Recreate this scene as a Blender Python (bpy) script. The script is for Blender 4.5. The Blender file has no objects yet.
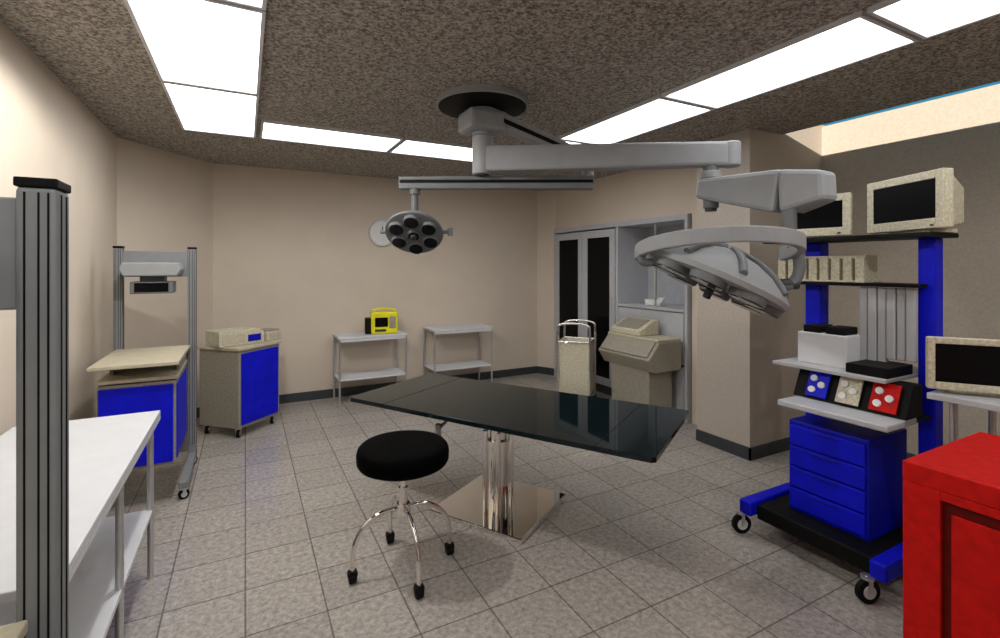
import bpy, bmesh, math
from mathutils import Vector, Matrix

scene = bpy.context.scene
scene.view_settings.view_transform = 'Standard'
scene.view_settings.look = 'None'
COL = scene.collection

# ------------------------------------------------------------------ materials
def newmat(name):
    m = bpy.data.materials.new(name); m.use_nodes = True
    nt = m.node_tree
    return m, nt, nt.nodes['Principled BSDF']

def mat(name, col, rough=0.5, metal=0.0, var=0.08, scale=12.0, spec=0.5, detail=3.0):
    m, nt, b = newmat(name)
    tc = nt.nodes.new('ShaderNodeTexCoord')
    n = nt.nodes.new('ShaderNodeTexNoise'); n.inputs['Scale'].default_value = scale
    n.inputs['Detail'].default_value = detail
    r = nt.nodes.new('ShaderNodeValToRGB')
    r.color_ramp.elements[0].position = 0.35; r.color_ramp.elements[1].position = 0.65
    r.color_ramp.elements[0].color = tuple(max(0, c*(1-var)) for c in col)+(1,)
    r.color_ramp.elements[1].color = tuple(min(1, c*(1+var)) for c in col)+(1,)
    nt.links.new(tc.outputs['Object'], n.inputs['Vector'])
    nt.links.new(n.outputs['Fac'], r.inputs['Fac'])
    nt.links.new(r.outputs['Color'], b.inputs['Base Color'])
    b.inputs['Roughness'].default_value = rough
    b.inputs['Metallic'].default_value = metal
    b.inputs['Specular IOR Level'].default_value = spec
    return m

def emat(name, col, s):
    m, nt, b = newmat(name)
    b.inputs['Base Color'].default_value = col+(1,)
    b.inputs['Emission Color'].default_value = col+(1,)
    b.inputs['Emission Strength'].default_value = s
    return m

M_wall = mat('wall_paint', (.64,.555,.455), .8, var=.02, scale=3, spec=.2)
M_wallr = mat('wall_paint_baked_shade', (.44,.385,.315), .8, var=.06, scale=50, spec=.2)  # right wall's shading put into a darker copy of the wall colour
M_base = mat('baseboard_vinyl', (.035,.04,.045), .5, var=.1)
M_white = mat('white_enamel', (.64,.65,.67), .4, var=.02, spec=.3)
M_steel = mat('brushed_steel', (.62,.63,.65), .28, .85, var=.05, scale=20)
M_chrome = mat('chrome', (.85,.83,.80), .04, 1.0, var=.02)
M_alu = mat('aluminium_grey', (.22,.23,.24), .5, .1, var=.04, spec=.3)
M_arm = mat('lamp_arm_grey', (.31,.32,.33), .55, 0, var=.03, spec=.25)
M_armm = mat('lamp_shell_grey', (.16,.17,.175), .5, 0, var=.05, spec=.3)
M_armd = mat('lamp_arm_dark', (.045,.045,.05), .5, 0, var=.05, spec=.3)
M_black = mat('black_rubber', (.004,.004,.004), .6, var=.1, spec=.15)
M_seat = mat('black_vinyl', (.0015,.0015,.0015), .6, var=.1, spec=.02)
M_glassb = mat('black_glass', (.003,.003,.004), .1, var=.1, spec=.10)
M_screen = mat('dark_screen', (.004,.004,.005), .3, var=.1, spec=.08)
M_top = mat('table_black_pad', (.005,.011,.013), .04, var=.2, spec=.33)
M_beige = mat('beige_plastic', (.55,.51,.38), .5, var=.18, scale=60, spec=.3)
M_tan = mat('tan_laminate', (.50,.45,.33), .5, var=.06, scale=25, spec=.3)
M_beiged = mat('beige_metal', (.30,.275,.22), .5, var=.12, scale=50, spec=.3)
M_blue = mat('blue_enamel', (.003,.006,.60), .5, var=.12, scale=9, spec=.2)
M_blued = mat('blue_enamel_dark', (.002,.004,.36), .5, var=.15, scale=9, spec=.2)
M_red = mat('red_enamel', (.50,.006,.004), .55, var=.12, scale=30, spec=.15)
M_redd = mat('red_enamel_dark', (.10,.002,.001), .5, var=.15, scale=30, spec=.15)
M_yellow = mat('yellow_plastic', (.78,.72,.005), .45, var=.04)
M_lens = mat('lamp_lens_dark', (.012,.012,.014), .15, var=.2)
M_cab = mat('cabinet_white', (.46,.47,.49), .4, var=.03)
M_cabin = mat('cabinet_inside', (.40,.41,.44), .6, var=.05)
M_paper = mat('paper_white', (.75,.75,.73), .7, var=.03)
M_file = mat('grey_panel', (.42,.42,.43), .5, var=.04)
M_panel = emat('light_diffuser', (.98,.985,1.0), 4.6)

def ceiling_mat():
    m, nt, b = newmat('ceiling_speckle')
    tc = nt.nodes.new('ShaderNodeTexCoord')
    n = nt.nodes.new('ShaderNodeTexNoise'); n.inputs['Scale'].default_value = 56
    n.inputs['Detail'].default_value = 5; n.inputs['Roughness'].default_value = .75
    r = nt.nodes.new('ShaderNodeValToRGB')
    r.color_ramp.elements[0].position = .40; r.color_ramp.elements[1].position = .62
    r.color_ramp.elements[0].color = (.11,.098,.085,1)
    r.color_ramp.elements[1].color = (.57,.52,.46,1)
    nt.links.new(tc.outputs['Object'], n.inputs['Vector'])
    nt.links.new(n.outputs['Fac'], r.inputs['Fac'])
    nt.links.new(r.outputs['Color'], b.inputs['Base Color'])
    b.inputs['Roughness'].default_value = .9; b.inputs['Specular IOR Level'].default_value = .1
    return m
M_ceil = ceiling_mat()

def floor_mat():
    m, nt, b = newmat('floor_tile')
    tc = nt.nodes.new('ShaderNodeTexCoord')
    br = nt.nodes.new('ShaderNodeTexBrick')
    br.offset = 0; br.squash = 1
    br.inputs['Scale'].default_value = 1
    br.inputs['Brick Width'].default_value = .36
    br.inputs['Row Height'].default_value = .36
    br.inputs['Mortar Size'].default_value = .005
    br.inputs['Mortar Smooth'].default_value = .4
    br.inputs['Color1'].default_value = (.44,.405,.37,1)
    br.inputs['Color2'].default_value = (.38,.35,.32,1)
    br.inputs['Mortar'].default_value = (.18,.165,.15,1)
    n = nt.nodes.new('ShaderNodeTexNoise'); n.inputs['Scale'].default_value = 34
    n.inputs['Detail'].default_value = 6; n.inputs['Roughness'].default_value = .75
    r = nt.nodes.new('ShaderNodeValToRGB')
    r.color_ramp.elements[0].position = .3; r.color_ramp.elements[1].position = .7
    r.color_ramp.elements[0].color = (.50,.49,.48,1)
    r.color_ramp.elements[1].color = (1.3,1.29,1.27,1)
    mx = nt.nodes.new('ShaderNodeMix'); mx.data_type = 'RGBA'; mx.blend_type = 'MULTIPLY'
    mx.inputs['Factor'].default_value = 1
    nt.links.new(tc.outputs['Object'], br.inputs['Vector'])
    nt.links.new(tc.outputs['Object'], n.inputs['Vector'])
    nt.links.new(n.outputs['Fac'], r.inputs['Fac'])
    nt.links.new(br.outputs['Color'], mx.inputs['A'])
    nt.links.new(r.outputs['Color'], mx.inputs['B'])
    nt.links.new(mx.outputs['Result'], b.inputs['Base Color'])
    b.inputs['Roughness'].default_value = .2
    b.inputs['Specular IOR Level'].default_value = .35
    return m
M_floor = floor_mat()

# ------------------------------------------------------------------ builders
def empty(name, loc=(0,0,0), rz=0.0):
    e = bpy.data.objects.new(name, None); COL.objects.link(e)
    e.empty_display_size = .1
    e.location = loc; e.rotation_euler = (0,0,rz)
    return e

def link(bm, name, m, parent, bev=0, smooth=False, seg=2):
    bmesh.ops.recalc_face_normals(bm, faces=bm.faces[:])
    me = bpy.data.meshes.new(name); bm.to_mesh(me); bm.free()
    o = bpy.data.objects.new(name, me); COL.objects.link(o)
    me.materials.append(m)
    if parent: o.parent = parent
    if smooth:
        for p in me.polygons: p.use_smooth = True
        try:
            me.set_sharp_from_angle(angle=math.radians(38))
        except Exception: pass
    if bev > 0:
        b = o.modifiers.new('bevel','BEVEL'); b.width = bev; b.segments = seg; b.limit_method = 'ANGLE'
    return o

def box(p, name, a, c, m, bev=0.004):
    bm = bmesh.new()
    x0,y0,z0 = a; x1,y1,z1 = c
    vs = [bm.verts.new(v) for v in [(x0,y0,z0),(x1,y0,z0),(x1,y1,z0),(x0,y1,z0),(x0,y0,z1),(x1,y0,z1),(x1,y1,z1),(x0,y1,z1)]]
    for f in [(0,3,2,1),(4,5,6,7),(0,1,5,4),(1,2,6,5),(2,3,7,6),(3,0,4,7)]:
        bm.faces.new([vs[i] for i in f])
    return link(bm, name, m, p, bev)

def prism(p, name, poly, z0, z1, m, bev=0):
    bm = bmesh.new()
    lo = [bm.verts.new((x,y,z0)) for x,y in poly]; hi = [bm.verts.new((x,y,z1)) for x,y in poly]
    n = len(poly)
    bm.faces.new(lo[::-1]); bm.faces.new(hi)
    for i in range(n):
        bm.faces.new([lo[i],lo[(i+1)%n],hi[(i+1)%n],hi[i]])
    return link(bm, name, m, p, bev)

def prism_y(p, name, poly_xz, y0, y1, m, bev=0):
    bm = bmesh.new()
    lo = [bm.verts.new((x,y0,z)) for x,z in poly_xz]; hi = [bm.verts.new((x,y1,z)) for x,z in poly_xz]
    n = len(poly_xz)
    bm.faces.new(lo[::-1]); bm.faces.new(hi)
    for i in range(n):
        bm.faces.new([lo[i],lo[(i+1)%n],hi[(i+1)%n],hi[i]])
    return link(bm, name, m, p, bev)

def frame(p0, p1):
    d = (Vector(p1)-Vector(p0)).normalized()
    ref = Vector((0,0,1)) if abs(d.z) < .98 else Vector((1,0,0))
    s = d.cross(ref).normalized(); u = s.cross(d).normalized()
    return d, s, u

def cyl(p, name, p0, p1, r, m, r2=None, n=28, bev=0):
    r2 = r if r2 is None else r2
    p0 = Vector(p0); p1 = Vector(p1)
    d,s,u = frame(p0,p1)
    bm = bmesh.new(); A=[];B=[]
    for i in range(n):
        a = 2*math.pi*i/n; v = s*math.cos(a)+u*math.sin(a)
        A.append(bm.verts.new(p0+v*r)); B.append(bm.verts.new(p1+v*r2))
    bm.faces.new(A); bm.faces.new(B[::-1])
    for i in range(n):
        bm.faces.new([A[i],B[i],B[(i+1)%n],A[(i+1)%n]])
    return link(bm, name, m, p, bev, smooth=True)

def tube(p, name, pts, r, m, n=12, sub=8):
    P = [Vector(q) for q in pts]
    out = []
    if len(P) > 2 and sub > 1:
        E = [P[0]*2-P[1]]+P+[P[-1]*2-P[-2]]
        for i in range(1, len(E)-2):
            a,b,c,d = E[i-1],E[i],E[i+1],E[i+2]
            for k in range(sub):
                t = k/sub
                out.append(.5*((2*b)+(c-a)*t+(2*a-5*b+4*c-d)*t*t+(3*b-a-3*c+d)*t**3))
        out.append(P[-1])
    else: out = P
    bm = bmesh.new(); rings=[]
    prev = None
    for i,q in enumerate(out):
        d = (out[min(i+1,len(out)-1)]-out[max(i-1,0)]).normalized()
        if prev is None:
            _,s,_ = frame(q, q+d)
        else:
            s = (prev - d*prev.dot(d)).normalized()
        prev = s; u = d.cross(s)
        rings.append([bm.verts.new(q+(s*math.cos(2*math.pi*k/n)+u*math.sin(2*math.pi*k/n))*r) for k in range(n)])
    for a,b in zip(rings, rings[1:]):
        for k in range(n):
            bm.faces.new([a[k],a[(k+1)%n],b[(k+1)%n],b[k]])
    bm.faces.new(rings[0][::-1]); bm.faces.new(rings[-1])
    return link(bm, name, m, p, smooth=True)

def beam(p, name, p0, p1, w0, h0, w1, h1, m, bev=.01):
    p0 = Vector(p0); p1 = Vector(p1)
    d = (p1-p0).normalized(); s = d.cross(Vector((0,0,1))).normalized(); u = s.cross(d)
    bm = bmesh.new(); vs=[]
    for q,w,h in ((p0,w0,h0),(p1,w1,h1)):
        for a,b in ((-1,-1),(1,-1),(1,1),(-1,1)):
            vs.append(bm.verts.new(q+s*w*a/2+u*h*b/2))
    for f in [(0,1,2,3),(7,6,5,4),(0,4,5,1),(1,5,6,2),(2,6,7,3),(3,7,4,0)]:
        bm.faces.new([vs[i] for i in f])
    return link(bm, name, m, p, bev)

def lathe(p, name, prof, m, n=48, mtx=None):
    bm = bmesh.new(); rings=[]
    for r,z in prof:
        if r < 1e-5: rings.append([bm.verts.new((0,0,z))])
        else: rings.append([bm.verts.new((r*math.cos(2*math.pi*k/n), r*math.sin(2*math.pi*k/n), z)) for k in range(n)])
    for a,b in zip(rings,rings[1:]):
        for k in range(n):
            k2=(k+1)%n
            if len(a)==1 and len(b)==1: continue
            if len(a)==1: bm.faces.new([a[0],b[k2],b[k]])
            elif len(b)==1: bm.faces.new([a[k],a[k2],b[0]])
            else: bm.faces.new([a[k],a[k2],b[k2],b[k]])
    if mtx is not None: bmesh.ops.transform(bm, matrix=mtx, verts=bm.verts[:])
    return link(bm, name, m, p, smooth=True)

def caster(p, name, x, y, r, top, yaw=0.0, hub=None):
    d = Vector((math.cos(yaw), math.sin(yaw), 0)); s = Vector((-d.y, d.x, 0))
    c = Vector((x,y,r)); hub = hub or M_steel
    cyl(p, name+'_tyre', c-s*.014, c+s*.014, r, M_black, bev=.003)
    cyl(p, name+'_hub', c-s*.018, c+s*.018, r*.55, hub)
    for k in (-1,1):
        q = c+s*.022*k
        beam(p, name+'_fork_%d'%(k+1), q+Vector((0,0,-.005)), q+Vector((0,0,r*1.1))+d*.001, .006, .02, .006, .02, M_steel, 0)
    cyl(p, name+'_cap', (x,y,r*2.05), (x,y,r*2.05+.012), .03, M_steel)
    cyl(p, name+'_stem', (x,y,r*2.05), (x,y,top), .011, M_steel)

# ------------------------------------------------------------------ room
H = 2.92
floor = box(None, 'floor', (-1.17,-2.6,-.08), (5.13,6.74,0), M_floor, 0)
box(None, 'wall_left', (-1.17,-2.6,0), (-1.07,5.71,H), M_wall, 0)
prism(None, 'wall_corner', [(-1.07,5.71),(-.34,6.62),(-.34,6.72),(-1.17,6.72),(-1.17,5.71)], 0, H, M_wall)
box(None, 'wall_back', (-.34,6.62,0), (4.15,6.72,H), M_wall, 0)
prism(None, 'wall_corner_right', [(4.15,6.62),(4.30,6.30),(4.9,6.30),(4.9,6.72),(4.15,6.72)], 0, H, M_wall)
w = empty('wall_alcove')
box(w, 'header', (4.30,3.70,2.285), (4.90,6.30,H), M_wall, 0)
box(w, 'return', (4.30,3.32,0), (4.90,3.70,H), M_wall, 0)
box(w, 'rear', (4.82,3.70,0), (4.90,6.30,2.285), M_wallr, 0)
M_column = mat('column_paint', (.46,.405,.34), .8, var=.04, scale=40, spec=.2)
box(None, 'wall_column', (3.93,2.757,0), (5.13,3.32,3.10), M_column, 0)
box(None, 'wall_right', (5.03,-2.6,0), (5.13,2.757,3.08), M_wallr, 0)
box(None, 'wall_front', (-1.17,-2.7,0), (5.13,-2.6,3.07), M_wall, 0)
prism(None, 'ceiling', [(-1.17,-2.7),(4.38,-2.7),(4.38,2.757),(3.93,2.757),(3.93,3.32),(5.0,3.32),(5.0,6.74),(-1.17,6.74)], H, H+.03, M_ceil)
box(None, 'sky_blocker_slab', (4.15,-3.2,3.38), (5.8,3.6,3.45), M_wallr, 0)  # unseen slab added above the gap to block downward sky light
# baseboards
bh = .11
box(None, 'baseboard_left', (-1.07,-2.6,0), (-1.055,5.70,bh), M_base, 0)
prism(None, 'baseboard_corner', [(-1.069,5.70),(-1.055,5.695),(-.33,6.60),(-.34,6.619)], 0, bh, M_base)
box(None, 'baseboard_back', (-.33,6.605,0), (4.14,6.62,bh), M_base, 0)
prism(None, 'baseboard_corner_right', [(4.135,6.62),(4.15,6.62),(4.30,6.30),(4.285,6.30)], 0, bh, M_base)
bb = empty('baseboard_column')
box(bb, 'side', (3.915,2.742,0), (3.93,3.32,bh), M_base, 0)
box(bb, 'front', (3.915,2.742,0), (5.03,2.757,bh), M_base, 0)
box(None, 'baseboard_right', (5.015,-2.6,0), (5.03,2.742,bh), M_base, 0)

# light panels
def panel(x0,x1,y0,y1):
    e = empty('ceiling_light_panel', ((x0+x1)/2,(y0+y1)/2,H))
    a=(x1-x0)/2; b=(y1-y0)/2; f=.018
    box(e,'frame_a',(-a,-b,-.025),(-a+f,b,0),M_white,0)
    box(e,'frame_b',(a-f,-b,-.025),(a,b,0),M_white,0)
    box(e,'frame_c',(-a+f,-b,-.025),(a-f,-b+f,0),M_white,0)
    box(e,'frame_d',(-a+f,b-f,-.025),(a-f,b,0),M_white,0)
    box(e,'diffuser',(-a+f,-b+f,-.015),(a-f,b-f,-.002),M_panel,0)
for y0,y1 in ((3.79,5.03),(2.53,3.77),(1.27,2.51),(0,1.25)):
    panel(-.485,.085,y0,y1)
for x0,x1 in ((.12,1.31),(1.33,2.55)):
    panel(x0,x1,4.45,5.03)
for y0,y1 in ((3.78,5.03),(2.51,3.76),(1.24,2.49),(-.03,1.22)):
    panel(2.59,3.16,y0,y1)

def shadow_spot(nm, loc, e, r=.04, col=(1,.97,.93)):  # spots added for harder shadows, not fittings of the room
    l = bpy.data.lights.new(nm,'SPOT'); l.energy=e; l.shadow_soft_size=r; l.color=col
    l.spot_size=math.radians(172); l.spot_blend=.25
    o = bpy.data.objects.new(nm,l); COL.objects.link(o); o.location=loc
shadow_spot('added_spot_1',(2.3,-.6,2.80),55)
shadow_spot('added_spot_2',(-.1,3.0,2.86),75)
shadow_spot('added_spot_3',(0.3,-.3,2.80),45)

# ------------------------------------------------------------------ operating table
T = empty('operating_table', (1.646,2.996,0), math.radians(-58.7))
zt=.74
prism(T,'pad_head',[(-1.1,-.45),(-1.07,-.475),(-.75,-.475),(-.75,.475),(-1.07,.475),(-1.1,.45)],zt-.03,zt,M_top,.004)
prism(T,'pad_seat',[(-.748,-.475),(.80,-.475),(.80,.475),(-.748,.475)],zt-.03,zt,M_top,.002)
prism(T,'pad_foot',[(.802,-.475),(1.10,-.475),(1.12,-.455),(1.12,.455),(1.10,.475),(.802,.475)],zt-.03,zt,M_top,.002)
box(T,'under_frame',(-.9,-.30,zt-.055),(.9,.30,zt-.031),M_armd,.004)
box(T,'cross_frame',(-.45,-.2,zt-.12),(.35,.2,zt-.056),M_armd,.01)
cyl(T,'column_upper',(-.09,0,.30),(-.09,0,zt-.12),.075,M_chrome,n=12)
cyl(T,'column_lower',(-.09,0,.035),(-.09,0,.48),.10,M_chrome,n=12)
for i in range(6):
    a=math.pi/3*i
    cyl(T,'column_rod_%d'%i,(-.09+.105*math.cos(a),.105*math.sin(a),.035),(-.09+.105*math.cos(a),.105*math.sin(a),.55),.02,M_chrome,n=16)
box(T,'base_plate',(-.43,-.36,0),(.29,.34,.035),M_chrome,.006)
cyl(T,'crank_shaft',(-.38,-.15,zt-.1),(-.38,-.32,zt-.16),.012,M_steel)
cyl(T,'crank_knob',(-.38,-.32,zt-.12),(-.38,-.32,zt-.2),.02,M_arm)

# ------------------------------------------------------------------ stool
S = empty('surgeon_stool',(.79,2.68,0))
lathe(S,'seat_cushion',[(0,.588),(.225,.588),(.245,.598),(.255,.615),(.257,.66),(.25,.685),(.235,.70),(.20,.708),(0,.71)],M_seat,64)
cyl(S,'seat_plate',(0,0,.575),(0,0,.588),.13,M_steel)
cyl(S,'gas_lift',(0,0,.36),(0,0,.575),.016,M_chrome)
cyl(S,'spindle_sleeve',(0,0,.30),(0,0,.46),.026,M_chrome)
cyl(S,'hub',(0,0,.30),(0,0,.37),.042,M_chrome,bev=.006)
for i in range(4):
    a = math.pi/2*i; c,s = math.cos(a), math.sin(a)
    pts=[(.03,.34),(.08,.345),(.14,.335),(.195,.305),(.24,.26),(.268,.20),(.28,.13),(.28,.065)]
    tube(S,'leg_%d'%(i+1),[(c*r,s*r,z) for r,z in pts],.0135,M_chrome)
    x,y=c*.28,s*.28
    cyl(S,'caster_wheel_%d'%(i+1),(x-.02,y,.03),(x+.02,y,.03),.03,M_black,bev=.006)
    box(S,'caster_hood_%d'%(i+1),(x-.026,y-.022,.03),(x+.026,y+.022,.068),M_black,.01)

# ------------------------------------------------------------------ surgical lights
F = Vector((.4648,.8854,0)); R = Vector((.8854,-.4648,0)); Z = Vector((0,0,1))
L = empty('surgical_light')
hx,hy = 1.54,3.21
lathe(L,'ceiling_flange',[(0,H-.001),(.33,H-.001),(.335,H-.02),(.335,H-.045),(.325,H-.05),(0,H-.05)],M_arm,64,Matrix.Translation((hx,hy,0)))
lathe(L,'flange_cover',[(0,H-.05),(.322,H-.05),(.322,H-.055),(.12,H-.068),(0,H-.068)],M_black,64,Matrix.Translation((hx,hy,0)))
cyl(L,'mount_stem',(hx,hy,2.66),(hx,hy,H-.06),.075,M_arm)
cyl(L,'pivot_collar',(hx,hy,2.80),(hx,hy,2.85),.11,M_arm,bev=.01)
cyl(L,'main_pivot',(hx,hy,2.375),(hx,hy,2.66),.075,M_arm,bev=.01)
cyl(L,'pivot_cap',(hx,hy,2.368),(hx,hy,2.39),.05,M_armd)
jx,jy = 2.81,2.26
beam(L,'main_arm',(hx,hy,2.485),(2.92,2.18,2.463),.13,.19,.12,.16,M_arm,.02)
cyl(L,'main_arm_end',(2.91,2.185,2.38),(2.91,2.185,2.545),.066,M_arm,bev=.01)
cyl(L,'elbow_joint',(jx,jy,2.10),(jx,jy,2.40),.05,M_armm,bev=.006)
cyl(L,'elbow_collar',(jx,jy,2.30),(jx,jy,2.35),.068,M_arm,bev=.006)
cyl(L,'elbow_cap',(jx,jy,2.08),(jx,jy,2.11),.038,M_armd)
beam(L,'fore_arm',(2.80,2.33,2.24),(2.81,1.72,2.135),.13,.13,.26,.25,M_arm,.025)
beam(L,'fore_arm_housing',(2.81,1.72,2.135),(2.82,1.50,2.145),.26,.25,.16,.16,M_arm,.025)
hc = Vector((2.32,1.83,1.705))
rp = hc+R*.42
cyl(L,'yoke_stem',(2.74,1.68,2.06),(2.74,1.68,1.84),.04,M_armm)
def ybeam(parent,name,c,rad,a0,a1,zf,w,h,m,n=30):
    bm=bmesh.new(); rings=[]
    for i in range(n+1):
        t=i/n; a=a0+(a1-a0)*t
        o=R*math.cos(a)-F*math.sin(a)*.85
        z=zf(t)
        q=c+o*rad+Z*z
        rings.append([bm.verts.new(q+o*w*x+Z*h*y) for x,y in ((-.5,-.5),(.5,-.5),(.5,.5),(-.5,.5))])
    for a,b in zip(rings,rings[1:]):
        for k in range(4): bm.faces.new([a[k],a[(k+1)%4],b[(k+1)%4],b[k]])
    bm.faces.new(rings[0]); bm.faces.new(rings[-1][::-1])
    return link(bm,name,m,parent,.008)
ybeam(L,'yoke_ring',hc,.42,math.radians(-12),math.radians(196),lambda t:.07+.085*math.sin(math.pi*t),.045,.08,M_arm,44)
tube(L,'yoke_curl',[rp+Z*.12,rp+R*.04+Z*.03,rp+R*.03-Z*.06,rp-R*.03-Z*.11,rp-R*.10-Z*.09],.03,M_armm)
tube(L,'yoke_curl_left',[hc-R*.42+Z*.08,hc-R*.41+Z*.03,hc-R*.36+Z*.02],.025,M_armm)

def head(parent, prefix, c, up, rad, npod, podr, podring, ribs=True, ms=None, depth=1.0, pd=.22):
    ms = ms or M_arm
    q = up.to_track_quat('Z','Y').to_matrix().to_4x4()
    X = Matrix.Translation(c) @ q
    k = rad
    lathe(parent,prefix+'shell',[(0,.42*k*depth),(.25*k,.40*k*depth),(.5*k,.33*k*depth),(.75*k,.21*k*depth),(.93*k,.07*k),(1.0*k,-.02*k),(.98*k,-.09*k),(.9*k,-.11*k),(0,-.09*k)],ms,60,X)
    for i in range(npod+1):
        if i<npod:
            a=2*math.pi*(i+.5)/npod; ox,oy=math.cos(a)*podring,math.sin(a)*podring
        else: ox=oy=0
        def lp(z): return X @ Vector((ox,oy,z))
        pr = podr if i<npod else podr*.8
        cyl(parent,prefix+'pod_%d'%(i+1),lp(-.06*k),lp(-pd*k),pr*1.12,M_armm if ribs else ms,r2=pr*1.02,bev=.004)
        cyl(parent,prefix+'lens_%d'%(i+1),lp(-(pd-.02)*k),lp(-(pd+.015)*k),pr*.94,M_lens)
        if i<npod and ribs:
            a=2*math.pi*i/npod
            pts=[X@Vector((math.cos(a)*r*k,math.sin(a)*r*k,z*k)) for r,z in ((.15,.43*depth),(.5,.345*depth),(.75,.225*depth),(.95,.07))]
            tube(parent,prefix+'rib_%d'%(i+1),pts,.02,M_armm)
    cyl(parent,prefix+'handle',X@Vector((0,0,-.12*k)),X@Vector((0,0,-.34*k)),.022,M_armd,bev=.005)
    return X
up=(R*.42+Z*.90-F*.05).normalized()
head(L,'head_',hc-Z*.06,up,.385,8,.088,.275,True,M_arm,1.0,.20)
cyl(L,'yoke_pivot_right',rp+R*.03-Z*.1,rp-R*.14-Z*.1,.03,M_armd)

L2 = empty('surgical_light')
pa=Vector((2.25,2.885,0)); pb=Vector((1.04,3.52,0))
beam(L2,'upper_arm',(hx+.05,hy-.02,2.80),pa+Z*2.50,.13,.12,.07,.08,M_arm,.01)
beam(L2,'upper_arm_cable_cover',Vector((hx+.05,hy-.02,2.80))-F*.07,pa+Z*2.50-F*.038,.02,.03,.02,.02,M_black,.002)
box(L2,'arm_root_block',(hx-.15,hy-.13,2.68),(hx+.15,hy+.13,2.83),M_arm,.03)
cyl(L2,'arm_link',pa+Z*2.36,pa+Z*2.54,.045,M_arm,bev=.005)
beam(L2,'lower_arm',pa+Z*2.325+R*.04,pb+Z*2.32-R*.03,.09,.10,.08,.09,M_armm,.008)
beam(L2,'lower_arm_seam',pa+Z*2.33+R*.03-F*.045,pb+Z*2.33-R*.02-F*.042,.012,.02,.012,.02,M_black,0)
lc=Vector((1.11,3.48,1.96))
cyl(L2,'drop_stem',(1.115,3.485,2.06),(1.115,3.485,2.29),.026,M_armm)
cyl(L2,'drop_collar',(1.115,3.485,2.24),(1.115,3.485,2.29),.04,M_armm)
head(L2,'head_',lc,(F*.66+Z*.75).normalized(),.215,6,.055,.135,False,M_armm)
cyl(L2,'grip_right',lc+R*.2,lc+R*.28,.014,M_armm); cyl(L2,'grip_left',lc-R*.2,lc-R*.25,.014,M_armm)
cyl(L2,'grip_knob_right',lc+R*.265-Z*.03,lc+R*.265+Z*.03,.018,M_armm)

# ------------------------------------------------------------------ medical equipment carts (grey posts)
def mcart(loc):
    C = empty('medical_equipment_cart', loc)
    for i,x in enumerate((-.25,.25)):
        box(C,'post_%d'%(i+1),(x-.03,-.04,.10),(x+.03,.04,1.85),M_alu,.008)
        box(C,'post_cap_%d'%(i+1),(x-.032,-.042,1.85),(x+.032,.042,1.868),M_black,.003)
        for k,gx in enumerate((-.016,.004,.018)):
            box(C,'post_groove_%d_%d'%(i+1,k),(x+gx-.0015,-.0415,.2),(x+gx+.0015,-.0385,1.84),M_black,0)
        for k,gy in enumerate((-.015,.015)):
            box(C,'post_slot_%d_%d'%(i+1,k),(x+.0285,gy-.002,.2),(x+.0315,gy+.002,1.84),M_black,0)
        box(C,'foot_%d'%(i+1),(x-.03,-.68,.085),(x+.03,.10,.14),M_alu,.01)
        caster(C,'caster_front_%d'%(i+1),x,-.64,.036,.09,.3)
        caster(C,'caster_rear_%d'%(i+1),x,.06,.036,.09,.8)
    box(C,'mount_plate',(-.22,-.03,1.62),(.22,-.005,1.83),M_alu,.004)
    box(C,'rear_panel',(-.22,-.01,.14),(.22,.02,1.0),M_beiged,.004)
    prism_y(C,'imager_body',[(-.17,1.63),(.17,1.63),(.20,1.68),(.18,1.735),(-.18,1.735),(-.20,1.68)],-.30,-.03,M_arm,.01)
    box(C,'imager_neck',(-.08,-.22,1.58),(.08,-.05,1.64),M_armd,.008)
    box(C,'imager_screen',(-.14,-.24,1.49),(.14,-.03,1.585),M_armm,.008)
    box(C,'imager_display',(-.11,-.246,1.505),(.11,-.238,1.575),M_glassb,0)
    prism(C,'work_shelf',[(-.26,-.85),(.24,-.85),(.24,-.04),(-.26,-.04)],1.02,1.045,M_tan,.004)
    box(C,'drawer_shelf',(-.24,-.72,.90),(.22,-.04,.925),M_tan,.004)
    for k in (-1,1):
        box(C,'shelf_bracket_%d'%(k+1),(k*.20-.01,-.5,.925),(k*.20+.01,-.04,1.02),M_beiged,.002)
    box(C,'cabinet_carcass',(-.24,-.72,.30),(.21,-.02,.89),M_beiged,.005)
    box(C,'cabinet_front',(-.225,-.74,.32),(.195,-.72,.87),M_blue,.004)
    box(C,'cabinet_side_panel',(.21,-.70,.33),(.218,-.08,.86),M_blue,.003)
    return C
mcart((-.65,4.87,0))
mcart((-.598,1.25,0))

# ------------------------------------------------------------------ left steel work table
W = empty('instrument_table',(0,0,0))
x0,x1,y0,y1=-1.03,-.42,1.62,3.285
box(W,'top',(x0,y0,.87),(x1,y1,.90),M_white,.004)
box(W,'top_lip',(x1-.012,y0,.85),(x1,y1,.87),M_white,0)
box(W,'lower_shelf',(x0+.04,y0+.04,.35),(x1-.03,y1-.04,.375),M_white,.003)
for i,x in enumerate((x0+.04,x1-.04)):
    for j,y in enumerate((y0+.05,(y0+y1)/2+.05,y1-.05)):
        cyl(W,'leg_%d_%d'%(i,j),(x,y,.0),(x,y,.87),.015,M_steel)

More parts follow.
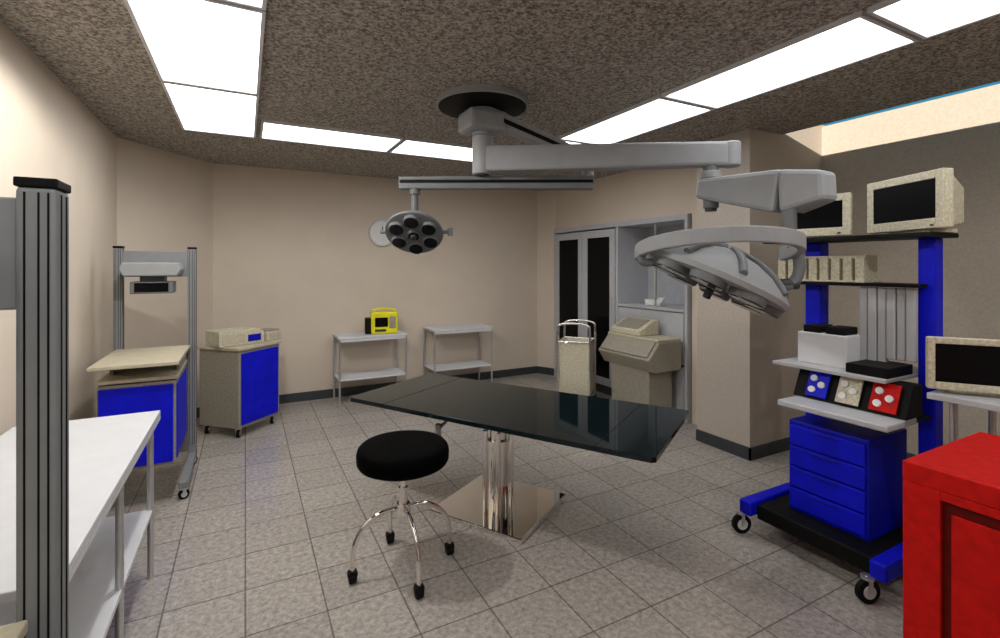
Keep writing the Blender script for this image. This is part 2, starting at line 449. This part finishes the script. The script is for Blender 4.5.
# ------------------------------------------------------------------ wheeled cabinet with blue doors
K = empty('wheeled_supply_cabinet',(-.06,5.42,0),math.radians(45))
box(K,'carcass',(0,0,.10),(.55,.50,.87),M_beiged,.006)
box(K,'worktop',(-.02,-.02,.87),(.57,.52,.90),M_tan,.006)
box(K,'door',(.03,-.014,.13),(.52,0,.84),M_blue,.004)
for i,(x,y) in enumerate(((.05,.05),(.50,.05),(.05,.45),(.50,.45))):
    caster(K,'caster_%d'%(i+1),x,y,.042,.105,.5)
P = empty('patient_monitor',(-.13,5.75,.901),math.radians(30))
prism_y(P,'body',[(-.21,0),(.26,0),(.26,.12),(.19,.16),(-.21,.16)],-.17,.10,M_beige,.01)
box(P,'display',(.08,-.175,.03),(.22,-.168,.10),M_blued,.002)
box(P,'keypad',(-.18,-.175,.03),(.05,-.168,.12),M_tan,.002)
P = empty('infusion_recorder',(.21,5.93,.901),math.radians(45))
box(P,'body',(-.10,-.10,0),(.10,.10,.10),M_beige,.01); box(P,'lid',(-.09,-.09,.10),(.09,.09,.115),M_beiged,.006)
box(P,'display',(-.07,-.104,.03),(.07,-.099,.08),M_tan,0)

# ------------------------------------------------------------------ white side tables
def stand(x0,x1,y0,y1,h):
    e = empty('steel_side_table',((x0+x1)/2,(y0+y1)/2,0)); a=(x1-x0)/2; b=(y1-y0)/2
    box(e,'top',(-a,-b,h-.025),(a,b,h),M_white,.004)
    box(e,'apron',(-a+.01,-b+.008,h-.06),(a-.01,-b+.016,h-.025),M_white,0)
    box(e,'shelf',(-a+.01,-b+.01,.30),(a-.01,b-.01,.32),M_white,.004)
    for i,x in enumerate((-a+.018,a-.018)):
        for j,y in enumerate((-b+.018,b-.018)):
            cyl(e,'leg_%d_%d'%(i,j),(x,y,.0),(x,y,h-.025),.013,M_steel)
stand(1.00,1.86,6.12,6.58,.84)
stand(2.22,3.11,6.12,6.58,.86)
D = empty('defibrillator',(1.57,6.30,.843),math.radians(-10))
box(D,'body',(-.14,-.10,0),(.20,.10,.28),M_yellow,.02)
box(D,'side_pack',(-.21,-.09,0),(-.135,.09,.20),M_black,.01)
box(D,'screen',(-.09,-.108,.09),(.07,-.098,.21),M_screen,.003)
box(D,'keypad',(.09,-.106,.07),(.17,-.098,.22),M_beiged,.002)
box(D,'lower_strip',(-.09,-.106,.03),(.05,-.098,.06),M_armd,.002)
tube(D,'handle',[(-.10,0,.26),(-.10,0,.30),(.0,0,.315),(.16,0,.30),(.16,0,.26)],.012,M_yellow)
# wall clock
ck = empty('wall_clock',(1.65,6.62,2.16))
cyl(ck,'case',(0,0,0),(0,-.04,0),.18,M_white,bev=.008)
cyl(ck,'dial',(0,-.038,0),(0,-.043,0),.155,M_paper)
box(ck,'hour_hand',(-.005,-.047,-.01),(.005,-.044,.09),M_black,0); box(ck,'minute_hand',(-.01,-.047,-.005),(.13,-.044,.005),M_black,0)

# ------------------------------------------------------------------ recessed cabinet
B = empty('built_in_cabinet')
xf,xb=4.25,4.80
box(B,'top_rail',(xf,3.72,2.22),(xb,6.29,2.28),M_cab,.004)
box(B,'back_panel',(xb-.03,3.72,.0),(xb,6.29,2.22),M_cabin,0)
for i,y in enumerate((3.72,4.83,6.25)):
    box(B,'stile_%d'%i,(xf,y,0),(xb-.03,y+.04,2.22),M_cab,.004)
box(B,'plinth',(xf+.02,3.76,0),(xb-.03,6.25,.10),M_base,0)
def gdoor(nm,ya,yb,z0,z1):
    f=.10
    box(B,nm+'_stile_a',(xf-.012,ya,z0),(xf+.02,ya+f,z1),M_cab,.003)
    box(B,nm+'_stile_b',(xf-.012,yb-f,z0),(xf+.02,yb,z1),M_cab,.003)
    box(B,nm+'_rail_top',(xf-.012,ya+f,z1-f),(xf+.02,yb-f,z1),M_cab,.003)
    box(B,nm+'_rail_bottom',(xf-.012,ya+f,z0),(xf+.02,yb-f,z0+f),M_cab,.003)
    box(B,nm+'_glass',(xf,ya+f,z0+f),(xf+.01,yb-f,z1-f),M_glassb,0)
    cyl(B,nm+'_pull',(xf-.035,ya+f*.5,1.15),(xf-.035,ya+f*.5,1.3),.008,M_steel)
gdoor('door_left',5.56,6.24,.12,2.2)
gdoor('door_right',4.88,5.55,.12,2.2)
box(B,'counter',(xf-.01,3.76,1.20),(xb-.03,4.83,1.235),M_cab,.004)
box(B,'lower_drawer',(xf,3.77,.62),(xf+.4,4.82,1.19),M_cab,.006)
box(B,'lower_door',(xf,3.77,.11),(xf+.4,4.82,.60),M_cab,.006)
box(B,'glass_track',(xf,4.18,1.24),(xf+.02,4.20,2.2),M_steel,0)
G = empty('glove_dispenser',(4.42,4.35,1.238),.3)
box(G,'carton',(-.07,-.10,0),(.07,.10,.03),M_paper,.004)
prism_y(G,'tissue_a',[(-.02,.03),(.03,.03),(.07,.09),(.04,.08)],-.09,-.01,M_paper)
prism_y(G,'tissue_b',[(-.03,.03),(.02,.03),(-.04,.07)],0,.12,M_paper)

# linen hamper with chrome frame and beige bag
Q = empty('linen_hamper_trolley',(3.74,5.02,0),math.radians(42))
lathe(Q,'bag',[(0,.06),(.22,.06),(.265,.12),(.26,.4),(.265,.70),(.27,.765),(.24,.77),(.23,.74),(0,.73)],M_beige,4,Matrix.Rotation(math.radians(45),4,'Z'))
tube(Q,'frame_lower',[(-.2,-.2,.05),(.2,-.2,.05),(.2,.2,.05),(-.2,.2,.05),(-.2,-.2,.05)],.012,M_chrome,sub=1)
for i,(x,y) in enumerate(((-.2,-.2),(.2,-.2),(-.2,.2),(.2,.2))):
    cyl(Q,'wheel_%d'%i,(x,y-.012,.025),(x,y+.012,.025),.025,M_black)
for i,x in enumerate((-.2,.2)):
    tube(Q,'handle_%d'%i,[(x,-.2,.05),(x,-.2,.55),(x,-.2,.90),(x,-.17,.98),(x,0,1.0),(x,.17,.98),(x,.2,.90),(x,.2,.55),(x,.2,.05)],.014,M_chrome)
    tube(Q,'rim_%d'%i,[(x,-.2,.77),(x,.2,.77)],.01,M_chrome,sub=1)
for i,y in enumerate((-.2,.2)): tube(Q,'crossbar_%d'%i,[(-.2,y,.77),(.2,y,.77)],.01,M_chrome,sub=1)

# sloped console
N = empty('console_pedestal',(3.96,4.14,0))
box(N,'pedestal',(-.15,-.30,0),(.20,.30,.62),M_beiged,.01)
prism_y(N,'sloped_housing',[(-.25,.72),(-.16,.58),(.22,.58),(.24,.90),(-.10,.90)],-.40,.42,M_beiged,.012)
prism_y(N,'control_deck',[(-.235,.74),(-.11,.890),(-.12,.904),(-.247,.752)],-.36,.38,M_beiged,.003)
box(N,'top_deck',(-.11,-.39,.90),(.23,.41,.925),M_tan,.006)
N2 = empty('desktop_printer',(4.03,4.28,.927))
prism_y(N2,'body',[(-.15,.0),(.14,.0),(.14,.17),(.08,.17),(-.15,.06)],-.23,.25,M_beige,.01)
prism_y(N2,'dark_panel',[(-.13,.072),(.06,.162),(.06,.170),(-.13,.080)],-.17,.19,M_beiged,.001)

# ------------------------------------------------------------------ blue endoscopy tower
E = empty('endoscopy_cart')
box(E,'post_right',(3.35,1.245,.18),(3.45,1.325,1.86),M_blue,.008)
box(E,'post_left',(3.35,1.845,.18),(3.45,1.945,1.86),M_blue,.008)
box(E,'base_platform',(2.86,1.31,.11),(3.60,1.96,.20),M_black,.01)
box(E,'foot_right',(2.80,1.23,.13),(3.62,1.31,.22),M_blue,.012)
box(E,'foot_left',(2.80,1.96,.13),(3.62,2.04,.22),M_blue,.012)
for i,(x,y) in enumerate(((2.79,1.31),(2.81,2.03),(3.56,1.28),(3.56,1.99))):
    caster(E,'caster_%d'%i,x,y,.060,.14,-.4,M_white)
box(E,'top_shelf',(3.16,1.19,1.86),(3.48,2.12,1.885),M_black,.004)
box(E,'upper_shelf',(3.24,1.28,1.585),(3.46,2.10,1.605),M_black,.003)
box(E,'middle_shelf',(3.02,1.335,1.075),(3.60,1.96,1.095),M_file,.003)
box(E,'keyboard_tray',(2.85,1.25,.865),(3.16,1.82,.90),M_cab,.008)
box(E,'tray_back',(3.14,1.26,.865),(3.36,1.86,.88),M_black,.003)
box(E,'drawer_carcass',(3.0,1.40,.20),(3.42,1.84,.755),M_blued,.008)
for i in range(4):
    z=.225+i*.128
    box(E,'drawer_%d'%(i+1),(2.985,1.415,z),(3.0,1.825,z+.118),M_blue,.006)
    box(E,'drawer_pull_%d'%(i+1),(2.977,1.55,z+.095),(2.986,1.69,z+.108),M_blued,.002)
prism_y(E,'console_rack',[(3.04,.90),(3.22,.90),(3.22,1.07),(3.12,1.07)],1.25,1.84,M_black,.004)
def slab(nm,yc,wd,m):
    n=Vector((-.905,0,.425)); u=Vector((.425,0,.905))
    o=Vector((3.08,yc,.985))+n*.012
    bm=bmesh.new(); vs=[]
    for dz in (0,.012):
        for a,b in ((-1,-1),(1,-1),(1,1),(-1,1)):
            vs.append(bm.verts.new(o+n*dz+Vector((0,1,0))*a*wd/2+u*b*.08))
    for f in [(0,3,2,1),(4,5,6,7),(0,1,5,4),(1,2,6,5),(2,3,7,6),(3,0,4,7)]: bm.faces.new([vs[i] for i in f])
    link(bm,nm,m,E,.003)
    for i,(a,b) in enumerate(((.20,.03),(-.20,-.005),(.20,-.04))):
        q=o+n*.012+Vector((0,1,0))*a*wd+u*b
        cyl(E,nm+'_knob_%d'%i,q,q+n*.012,.019,M_paper)
slab('control_blue',1.70,.12,M_blue)
slab('control_beige',1.53,.12,M_beige)
slab('control_red',1.355,.13,M_red)
box(E,'processor',(3.14,1.58,1.095),(3.34,1.87,1.29),M_white,.006)
box(E,'processor_module',(3.15,1.60,1.29),(3.30,1.71,1.335),M_black,.006)
box(E,'processor_module_b',(3.15,1.74,1.29),(3.30,1.84,1.335),M_black,.006)
box(E,'light_source',(3.06,1.34,1.095),(3.34,1.55,1.15),M_black,.006)
for i in range(8):
    y=1.55+i*.068
    box(E,'cassette_%d'%i,(3.26,y,1.609),(3.42,y+.05,1.609+.15),M_beige,.006)
box(E,'cassette_cover',(3.28,1.55,1.75),(3.42,2.08,1.77),M_beige,.004)
box(E,'cassette_tray',(3.245,1.54,1.606),(3.45,2.09,1.618),M_beige,.003)
for i in range(6):
    y=1.305+i*.047
    box(E,'file_panel_%d'%i,(3.27+.008*(i%2),y,1.10+.07*(i<3)),(3.31,y+.042,1.58),M_file,.005)

def monitor(nm, a, b, z0, h, depth, m=M_beige, sh=.35, f=.045):
    a=Vector((a[0],a[1],0)); b=Vector((b[0],b[1],0)); wv=b-a; wd=wv.length
    ang=math.atan2(wv.y,wv.x)
    e=empty(nm,((a.x+b.x)/2,(a.y+b.y)/2,z0),ang)
    w=wd/2
    box(e,'stand',(-w*.55,.03,0),(w*.55,depth*.8,.02),m,.004)
    box(e,'shell',(-w,.012,.018),(w,depth*sh,h),m,.008)
    bm=bmesh.new(); vs=[]
    for y,ww,z0_,z1_ in ((depth*sh,w*.9,.025,h-.01),(depth,w*.5,.05,h*.75)):
        for x,z in ((-ww,z0_),(ww,z0_),(ww,z1_),(-ww,z1_)): vs.append(bm.verts.new((x,y,z)))
    for ff in [(0,1,2,3),(7,6,5,4),(0,4,5,1),(1,5,6,2),(2,6,7,3),(3,7,4,0)]: bm.faces.new([vs[i] for i in ff])
    link(bm,'rear_housing',m,e,.006)
    box(e,'bezel_left',(-w,0,.018),(-w+f,.014,h),m,.004); box(e,'bezel_right',(w-f,0,.018),(w,.014,h),m,.004)
    box(e,'bezel_top',(-w+f,0,h-f),(w-f,.014,h),m,.004); box(e,'bezel_bottom',(-w+f,0,.018),(w-f,.014,.018+f*1.2),m,.004)
    box(e,'screen',(-w+f,.006,.018+f*1.2),(w-f,.013,h-f),M_screen,0)
    box(e,'button',(w-f*1.6,-.003,.03),(w-f*1.2,.002,.04),M_armd,0)
    return e
monitor('crt_monitor',(3.40,1.60),(3.18,1.15),1.887,.325,.24,sh=.25)
monitor('crt_monitor',(3.33,2.08),(3.42,1.70),1.887,.29,.18,sh=.3)

# monitor on side table
V = empty('equipment_table')
box(V,'top',(2.96,.30,1.055),(3.62,1.135,1.085),M_cab,.004)
box(V,'shelf',(3.04,.36,.35),(3.58,1.10,.37),M_white,.003)
for i,x in enumerate((3.10,3.56)):
    for j,y in enumerate((.36,1.08)): cyl(V,'leg_%d_%d'%(i,j),(x,y,0),(x,y,1.055),.016,M_steel)
monitor('crt_monitor',(2.96,1.13),(3.17,.83),1.088,.27,.20,sh=.2,f=.03)

# ------------------------------------------------------------------ red cabinet
RC = empty('red_supply_cabinet')
box(RC,'carcass',(2.13,.10,.05),(2.75,.878,.97),M_red,.004)
box(RC,'top',(2.11,.08,.93),(2.77,.88,1.0),M_red,.004)
box(RC,'plinth',(2.15,.12,0),(2.73,.86,.05),M_black,.0)
box(RC,'face_left',(2.108,.77,.05),(2.13,.878,.93),M_red,.003)
box(RC,'face_right',(2.108,.10,.05),(2.13,.20,.93),M_red,.003)
box(RC,'face_top',(2.108,.20,.90),(2.13,.77,.93),M_red,.002)
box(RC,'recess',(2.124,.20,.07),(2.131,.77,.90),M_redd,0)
box(RC,'door_panel',(2.118,.24,.10),(2.126,.745,.86),M_red,.003)

# ------------------------------------------------------------------ world / sun
wd = bpy.data.worlds.new('sky'); scene.world = wd; wd.use_nodes = True
bg = wd.node_tree.nodes['Background']; bg.inputs['Color'].default_value=(.10,.55,.85,1); bg.inputs['Strength'].default_value=.5
sd = bpy.data.lights.new('sun','SUN'); sd.energy=8; sd.angle=.01; sd.color=(1,.90,.80)
so = bpy.data.objects.new('sun',sd); COL.objects.link(so)
so.rotation_euler = Vector((.65,.35,-.155)).to_track_quat('-Z','Y').to_euler()
so.location=(0,0,6)

# ------------------------------------------------------------------ camera
cd = bpy.data.cameras.new('camera'); cd.sensor_width=36; cd.lens=485*36/1000; cd.shift_y=-.052
cd.clip_start=.02
co = bpy.data.objects.new('camera',cd); COL.objects.link(co)
co.location=(0,0,1.7); co.rotation_euler=(math.radians(90),0,math.radians(-27.7))
scene.camera=co
